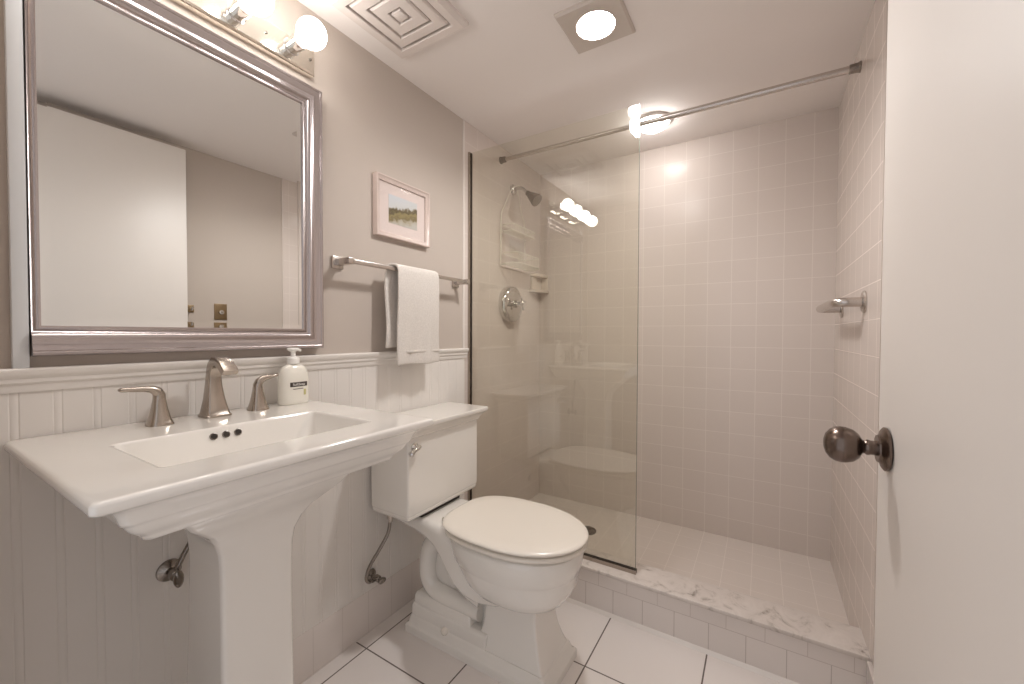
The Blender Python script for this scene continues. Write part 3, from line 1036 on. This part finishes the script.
# soap bottle
sb = thing('soap_bottle', 'white pump soap bottle with a small dark label on the sink corner', 'bottle', (0.060, 0.676, 0.8955))
b = B()
bx0, by0 = 0.060, 0.676
rings = []
for z, f in ((0.8955, 0.90), (0.898, 0.97), (0.903, 1.0), (0.955, 1.0), (0.970, 0.99), (0.985, 0.94), (0.998, 0.84), (1.006, 0.70), (1.011, 0.50), (1.013, 0.36), (1.018, 0.34)):
    rings.append([Vector((bx0 + 0.024 * f * math.copysign(abs(math.cos(a)) ** 0.8, math.cos(a)), by0 + 0.043 * f * math.copysign(abs(math.sin(a)) ** 0.8, math.sin(a)), z)) for a in [2 * PI * k / 32 for k in range(32)]])
loft(b, rings)
obj('bottle_body', b, M['soap'], sb, angle=60)
b = B(); add_lathe(b, (bx0, by0, 1.014), (0, 0, 1), [(0.015, 0), (0.0165, 0.001), (0.0165, 0.016), (0.012, 0.019), (0.007, 0.020), (0.006, 0.036), (0.007, 0.037), (0.0, 0.038)], 28)
obj('pump_collar', b, M['pump'], sb)
b = B()
add_lathe(b, (bx0, by0, 1.048), (0, 0, 1), [(0.006, 0), (0.009, 0.002), (0.0155, 0.006), (0.0165, 0.009), (0.014, 0.012), (0.0, 0.0125)], 24)
add_tube(b, [(bx0, by0, 1.055), (bx0 - 0.01, by0 + 0.020, 1.055), (bx0 - 0.014, by0 + 0.030, 1.051)], 0.004, 10)
obj('pump_head', b, M['pump'], sb)


def on_front(dy, z, off=0.0012):
    # point on the curved front of the bottle
    s = max(-0.97, min(0.97, dy / 0.043))
    sn = math.copysign(abs(s) ** (1 / 0.8), s)
    cs = math.sqrt(max(0.0, 1 - sn * sn)) ** 0.8
    return Vector((bx0 + 0.024 * cs + off, by0 + dy, z))


def label_patch(name, y0, y1, z0, z1, m, off=0.0007):
    bb = B()
    nn = 12
    rings = []
    for k in range(nn + 1):
        dy = y0 + (y1 - y0) * k / nn
        rings.append([on_front(dy, z0, off), on_front(dy, z1, off), on_front(dy, z1, off - 0.001), on_front(dy, z0, off - 0.001)])
    loft(bb, rings)
    return obj(name, bb, m, sb)


LY = -0.004     # label turned slightly towards the room
lab = label_patch('label', LY - 0.018, LY + 0.034, 0.948, 0.961, M['label_dark'])
tcu = bpy.data.curves.new('label_text', 'FONT')
tcu.body = 'SoftSoap'
tcu.size = 0.0106
tcu.align_x = 'CENTER'
tcu.align_y = 'CENTER'
tcu.extrude = 0.0002
to = bpy.data.objects.new('label_text', tcu)
C.objects.link(to)
bpy.context.view_layer.update()
me = bpy.data.meshes.new_from_object(to.evaluated_get(bpy.context.evaluated_depsgraph_get()))
bpy.data.objects.remove(to)
for v in me.vertices:
    p = on_front(LY + 0.007 + v.co.x, 0.9545 + v.co.y, 0.0010 + v.co.z)
    v.co = p
me.materials.append(M['label_white'])
to = bpy.data.objects.new('label_text', me)
C.objects.link(to)
to.parent = sb
to.location = -sb.location
l2 = label_patch('label_line', LY - 0.010, LY + 0.020, 0.9405, 0.9422, M['label_dark'])
l3 = label_patch('label_flower', LY + 0.022, LY + 0.029, 0.922, 0.939, M['label_green'])

# stop valve under the sink
sv = thing('sink_stop_valve', 'small dull metal stop valve with an oval handle beneath the sink', 'valve', (0.0, 0.39, 0.545))
b = B(); add_lathe(b, (0.010, 0.393, 0.528), (1, 0, 0), [(0.026, 0), (0.025, 0.004), (0.012, 0.008), (0.009, 0.010), (0.009, 0.032)], 24)
obj('escutcheon', b, M['dark_chrome'], sv)
b = B()
add_lathe(b, (0.036, 0.393, 0.528), (1, 0, 0), [(0.010, 0), (0.0125, 0.002), (0.0125, 0.018), (0.009, 0.021), (0.009, 0.030)], 20)
obj('valve_body', b, M['dark_chrome'], sv)
b = B()
rings = []
for h_, f in ((0.060, 0.6), (0.062, 1.0), (0.069, 1.0), (0.072, 0.7)):
    rings.append([Vector((h_, 0.393 + 0.010 * f * math.cos(a), 0.524 + 0.020 * f * math.sin(a))) for a in [2 * PI * k / 20 for k in range(20)]])
loft(b, rings)
obj('oval_handle', b, M['dark_chrome'], sv)
b = B(); add_tube(b, [(0.045, 0.396, 0.536), (0.048, 0.408, 0.566), (0.056, 0.428, 0.610), (0.070, 0.440, 0.660), (0.078, 0.445, 0.740), (0.080, 0.446, 0.800)], 0.0060, 12, smooth=5)
obj('supply_line', b, M['dark_chrome'], sv)

# ------------------------------------------------------------------ toilet
TY = 1.174
tl = thing('toilet', 'white two-piece toilet with closed lid and stepped square base', 'toilet', (0.40, TY, 0))


def egg(x0, x1, xm, hw_, z, nb=2.6, nf=2.0, n=48):
    pts = []
    for k in range(n):
        a = 2 * PI * k / n
        c, s = math.cos(a), math.sin(a)
        p = nf if c > 0 else nb
        cc = math.copysign(abs(c) ** (2 / p), c)
        ss = math.copysign(abs(s) ** (2 / p), s)
        pts.append(Vector((xm + (x1 - xm) * cc if c > 0 else xm + (xm - x0) * cc, TY + hw_ * ss, z)))
    return pts


# bowl body
b = B()
loft(b, [egg(0.45, 0.655, 0.55, 0.080, 0.242, 3.5, 3.5), egg(0.43, 0.685, 0.55, 0.118, 0.250, 3, 2.7), egg(0.405, 0.716, 0.545, 0.142, 0.264, 2.8, 2.4), egg(0.375, 0.733, 0.54, 0.157, 0.289, 2.8, 2.3), egg(0.345, 0.743, 0.54, 0.164, 0.317, 2.6, 2.2), egg(0.325, 0.745, 0.54, 0.1675, 0.342, 2.6, 2.1),
         egg(0.320, 0.747, 0.54, 0.169, 0.349, 2.6, 2.1), egg(0.314, 0.753, 0.54, 0.171, 0.353, 2.6, 2.1), egg(0.302, 0.760, 0.54, 0.176, 0.385, 2.6, 2.1), egg(0.295, 0.762, 0.54, 0.177, 0.410, 2.6, 2.1), egg(0.298, 0.760, 0.54, 0.175, 0.424, 2.6, 2.1), egg(0.310, 0.748, 0.54, 0.164, 0.431, 2.6, 2.1)])
# deck and swooping shoulder: cross sections along the bowl's length
rings = []
for x, z0_, z1_, hw_, r_b in ((0.046, 0.418, 0.434, 0.112, 0.006), (0.050, 0.410, 0.440, 0.117, 0.010), (0.110, 0.398, 0.440, 0.118, 0.014), (0.170, 0.388, 0.440, 0.119, 0.018), (0.225, 0.370, 0.440, 0.121, 0.024), (0.265, 0.348, 0.438, 0.124, 0.028), (0.300, 0.315, 0.432, 0.128, 0.030), (0.330, 0.277, 0.425, 0.130, 0.030),
                          (0.362, 0.243, 0.415, 0.130, 0.030), (0.400, 0.220, 0.405, 0.127, 0.030), (0.445, 0.208, 0.395, 0.118, 0.030), (0.500, 0.206, 0.380, 0.100, 0.030), (0.550, 0.215, 0.350, 0.075, 0.030)):
    rings.append([Vector((x, TY + q_.x, q_.y)) for q_ in [Vector((p_.x, p_.y, 0)) for p_ in rrect(-hw_, hw_, z0_, z1_, 0, min(r_b, (z1_ - z0_) * 0.45), 5)]])
loft(b, rings)
obj('bowl', b, M['porcelain'], tl, angle=50)

# base: plinth, front column, rear block and trapway
b = B()


def prect(x0, x1, hw_, z, r=0.008):
    return rrect(x0, x1, TY - hw_, TY + hw_, z, r, 4)


loft(b, [prect(0.112, 0.706, 0.116, 0.0), prect(0.112, 0.706, 0.116, 0.024), prect(0.116, 0.702, 0.112, 0.029), prect(0.122, 0.694, 0.106, 0.033), prect(0.126, 0.688, 0.102, 0.050), prect(0.128, 0.676, 0.098, 0.060)])
loft(b, [prect(0.400, 0.694, 0.106, 0.030), prect(0.412, 0.684, 0.098, 0.048), prect(0.428, 0.668, 0.088, 0.080), prect(0.440, 0.656, 0.079, 0.115), prect(0.447, 0.648, 0.075, 0.150), prect(0.450, 0.643, 0.073, 0.190), prect(0.452, 0.643, 0.074, 0.235), prect(0.448, 0.646, 0.078, 0.265)])
loft(b, [prect(0.130, 0.470, 0.098, 0.048), prect(0.130, 0.470, 0.097, 0.094), prect(0.133, 0.470, 0.092, 0.102), prect(0.140, 0.470, 0.082, 0.105)])
loft(b, [prect(0.136, 0.400, 0.090, 0.100), prect(0.136, 0.397, 0.088, 0.128), prect(0.140, 0.392, 0.082, 0.138), prect(0.150, 0.385, 0.070, 0.142)])
loft(b, [prect(0.140, 0.46, 0.045, 0.10), prect(0.140, 0.46, 0.045, 0.40)])
obj('base', b, M['porcelain'], tl, angle=50, wn=True)
b = B()
for s in (-1, 1):
    o_ = s * 0.054
    add_tube(b, [(0.425, TY + o_, 0.150), (0.350, TY + o_, 0.150), (0.270, TY + o_, 0.150), (0.212, TY + o_, 0.160), (0.180, TY + o_, 0.195), (0.176, TY + o_, 0.250), (0.192, TY + o_, 0.318), (0.235, TY + o_, 0.352), (0.280, TY + o_, 0.335), (0.310, TY + o_, 0.280), (0.350, TY + o_, 0.225), (0.430, TY + o_, 0.195)], 0.033, 20, smooth=5)
obj('trapway', b, M['porcelain'], tl, angle=70)
for s in (-1, 1):
    b = B(); add_lathe(b, (0.297, TY + s * 0.097, 0.060), (0, s, 0), [(0.0135, 0.0), (0.0135, 0.006), (0.011, 0.012), (0.006, 0.0155), (0, 0.0165)], 20)
    obj('bolt_cap', b, M['seat'], tl)

# seat and lid
b = B()
loft(b, [egg(0.296, 0.768, 0.53, 0.174, 0.4335, 3.0, 2.05), egg(0.288, 0.776, 0.53, 0.181, 0.436, 3.0, 2.05), egg(0.287, 0.777, 0.53, 0.182, 0.441, 3.0, 2.05), egg(0.292, 0.772, 0.53, 0.178, 0.4465, 3.0, 2.05), egg(0.300, 0.764, 0.53, 0.168, 0.4485, 3.0, 2.05)])
obj('seat', b, M['seat'], tl, angle=60)
b = B()
loft(b, [egg(0.290, 0.766, 0.53, 0.168, 0.4505, 3.0, 2.05), egg(0.280, 0.777, 0.53, 0.182, 0.4555, 3.0, 2.05), egg(0.278, 0.779, 0.53, 0.184, 0.460, 3.0, 2.05), egg(0.281, 0.776, 0.53, 0.181, 0.4645, 3.0, 2.05), egg(0.292, 0.766, 0.53, 0.171, 0.4685, 3.0, 2.05),
         egg(0.330, 0.730, 0.53, 0.140, 0.4705, 2.8, 2.05), egg(0.42, 0.65, 0.53, 0.075, 0.4720, 2.5, 2.05), egg(0.50, 0.57, 0.53, 0.02, 0.4725, 2.0, 2.0)])
obj('lid', b, M['seat'], tl, angle=60, wn=True)
for s in (-1, 1):
    b = B(); add_tube(b, [(0.283, TY + s * 0.055, 0.446), (0.283, TY + s * 0.088, 0.446)], 0.0105, 16)
    obj('seat_hinge', b, M['seat'], tl)

# tank
b = B()


def trect(x0, x1, hw_, z, r=0.008):
    return rrect(x0, x1, 1.178 - hw_, 1.178 + hw_, z, r, 4)


loft(b, [trect(0.050, 0.180, 0.170, 0.4555), trect(0.030, 0.206, 0.190, 0.4565), trect(0.026, 0.2115, 0.1945, 0.462), trect(0.026, 0.213, 0.196, 0.470), trect(0.026, 0.2115, 0.195, 0.473), trect(0.024, 0.215, 0.1985, 0.481), trect(0.024, 0.215, 0.1985, 0.7475)])
obj('tank', b, M['porcelain'], tl, angle=30, wn=True)
b = B()
loft(b, [trect(0.020, 0.2155, 0.199, 0.744), trect(0.019, 0.219, 0.204, 0.747), trect(0.018, 0.2215, 0.208, 0.752), trect(0.018, 0.2225, 0.210, 0.758), trect(0.017, 0.225, 0.216, 0.763), trect(0.016, 0.230, 0.228, 0.771), trect(0.015, 0.236, 0.240, 0.777), trect(0.014, 0.2395, 0.2455, 0.781), trect(0.014, 0.2400, 0.2465, 0.791), trect(0.0155, 0.2385, 0.245, 0.7945), trect(0.022, 0.232, 0.2385, 0.796)])
obj('tank_lid', b, M['porcelain'], tl, angle=40, wn=True)
b = B(); add_lathe(b, (0.215, 1.010, 0.712), (1, 0, 0), [(0.017, 0), (0.017, 0.004), (0.012, 0.008), (0.008, 0.012), (0.008, 0.018)], 20)
fh = obj('flush_handle', b, M['chrome'], tl)
b = B(); add_tube(b, [(0.230, 1.022, 0.716), (0.233, 1.010, 0.713), (0.236, 0.990, 0.709), (0.238, 0.972, 0.700), (0.238, 0.968, 0.698)], [0.006, 0.0085, 0.007, 0.0105, 0.006], 12)
obj('flush_lever', b, M['chrome'], fh)
b = B(); add_box(b, 0.05, 0.195, TY - 0.108, TY + 0.110, 0.439, 0.458, 0.004)
obj('tank_gasket', b, M['dark'], tl)

# toilet supply
tv = thing('toilet_supply_valve', 'braided supply hose and stop valve between toilet tank and wall', 'valve', (0.0, 0.985, 0.21))
b = B(); add_lathe(b, (0.012, 0.990, 0.212), (1, 0, 0), [(0.022, 0), (0.021, 0.003), (0.010, 0.006), (0.008, 0.008), (0.008, 0.03)], 24)
obj('escutcheon', b, M['dark_chrome'], tv)
b = B()
add_lathe(b, (0.038, 0.990, 0.212), (1, 0, -0.1), [(0.009, 0), (0.0115, 0.002), (0.0115, 0.018), (0.008, 0.021), (0.008, 0.032)], 20)
add_tube(b, [(0.048, 0.990, 0.212), (0.048, 0.966, 0.214)], 0.008, 12)
obj('valve_body', b, M['dark_chrome'], tv)
b = B()
rings = []
for h_, f in ((0.066, 0.6), (0.068, 1.0), (0.076, 1.0), (0.079, 0.7)):
    rings.append([Vector((h_, 0.990 + 0.016 * f * math.cos(a), 0.210 + 0.010 * f * math.sin(a))) for a in [2 * PI * k / 20 for k in range(20)]])
loft(b, rings)
obj('oval_handle', b, M['dark_chrome'], tv)
b = B(); add_tube(b, [(0.048, 0.970, 0.214), (0.049, 0.950, 0.218), (0.052, 0.938, 0.240), (0.064, 0.945, 0.285), (0.084, 0.972, 0.340), (0.098, 0.996, 0.390), (0.102, 1.003, 0.442)], 0.0062, 12, smooth=6)
obj('supply_hose', b, M['dark_chrome'], tv)
b = B(); add_lathe(b, (0.102, 1.003, 0.456), (0, 0, -1), [(0.012, 0), (0.012, 0.014), (0.008, 0.020), (0.0075, 0.028)], 12)
obj('coupling_nut', b, M['nickel'], tv)

# the fittings stand on the sink deck, whose top is at z = 0.899
for o in bpy.data.objects:
    if o.parent is None and o.name.split('.')[0] in ('sink_faucet', 'faucet_handle', 'soap_bottle'):
        o.location.z += 0.003
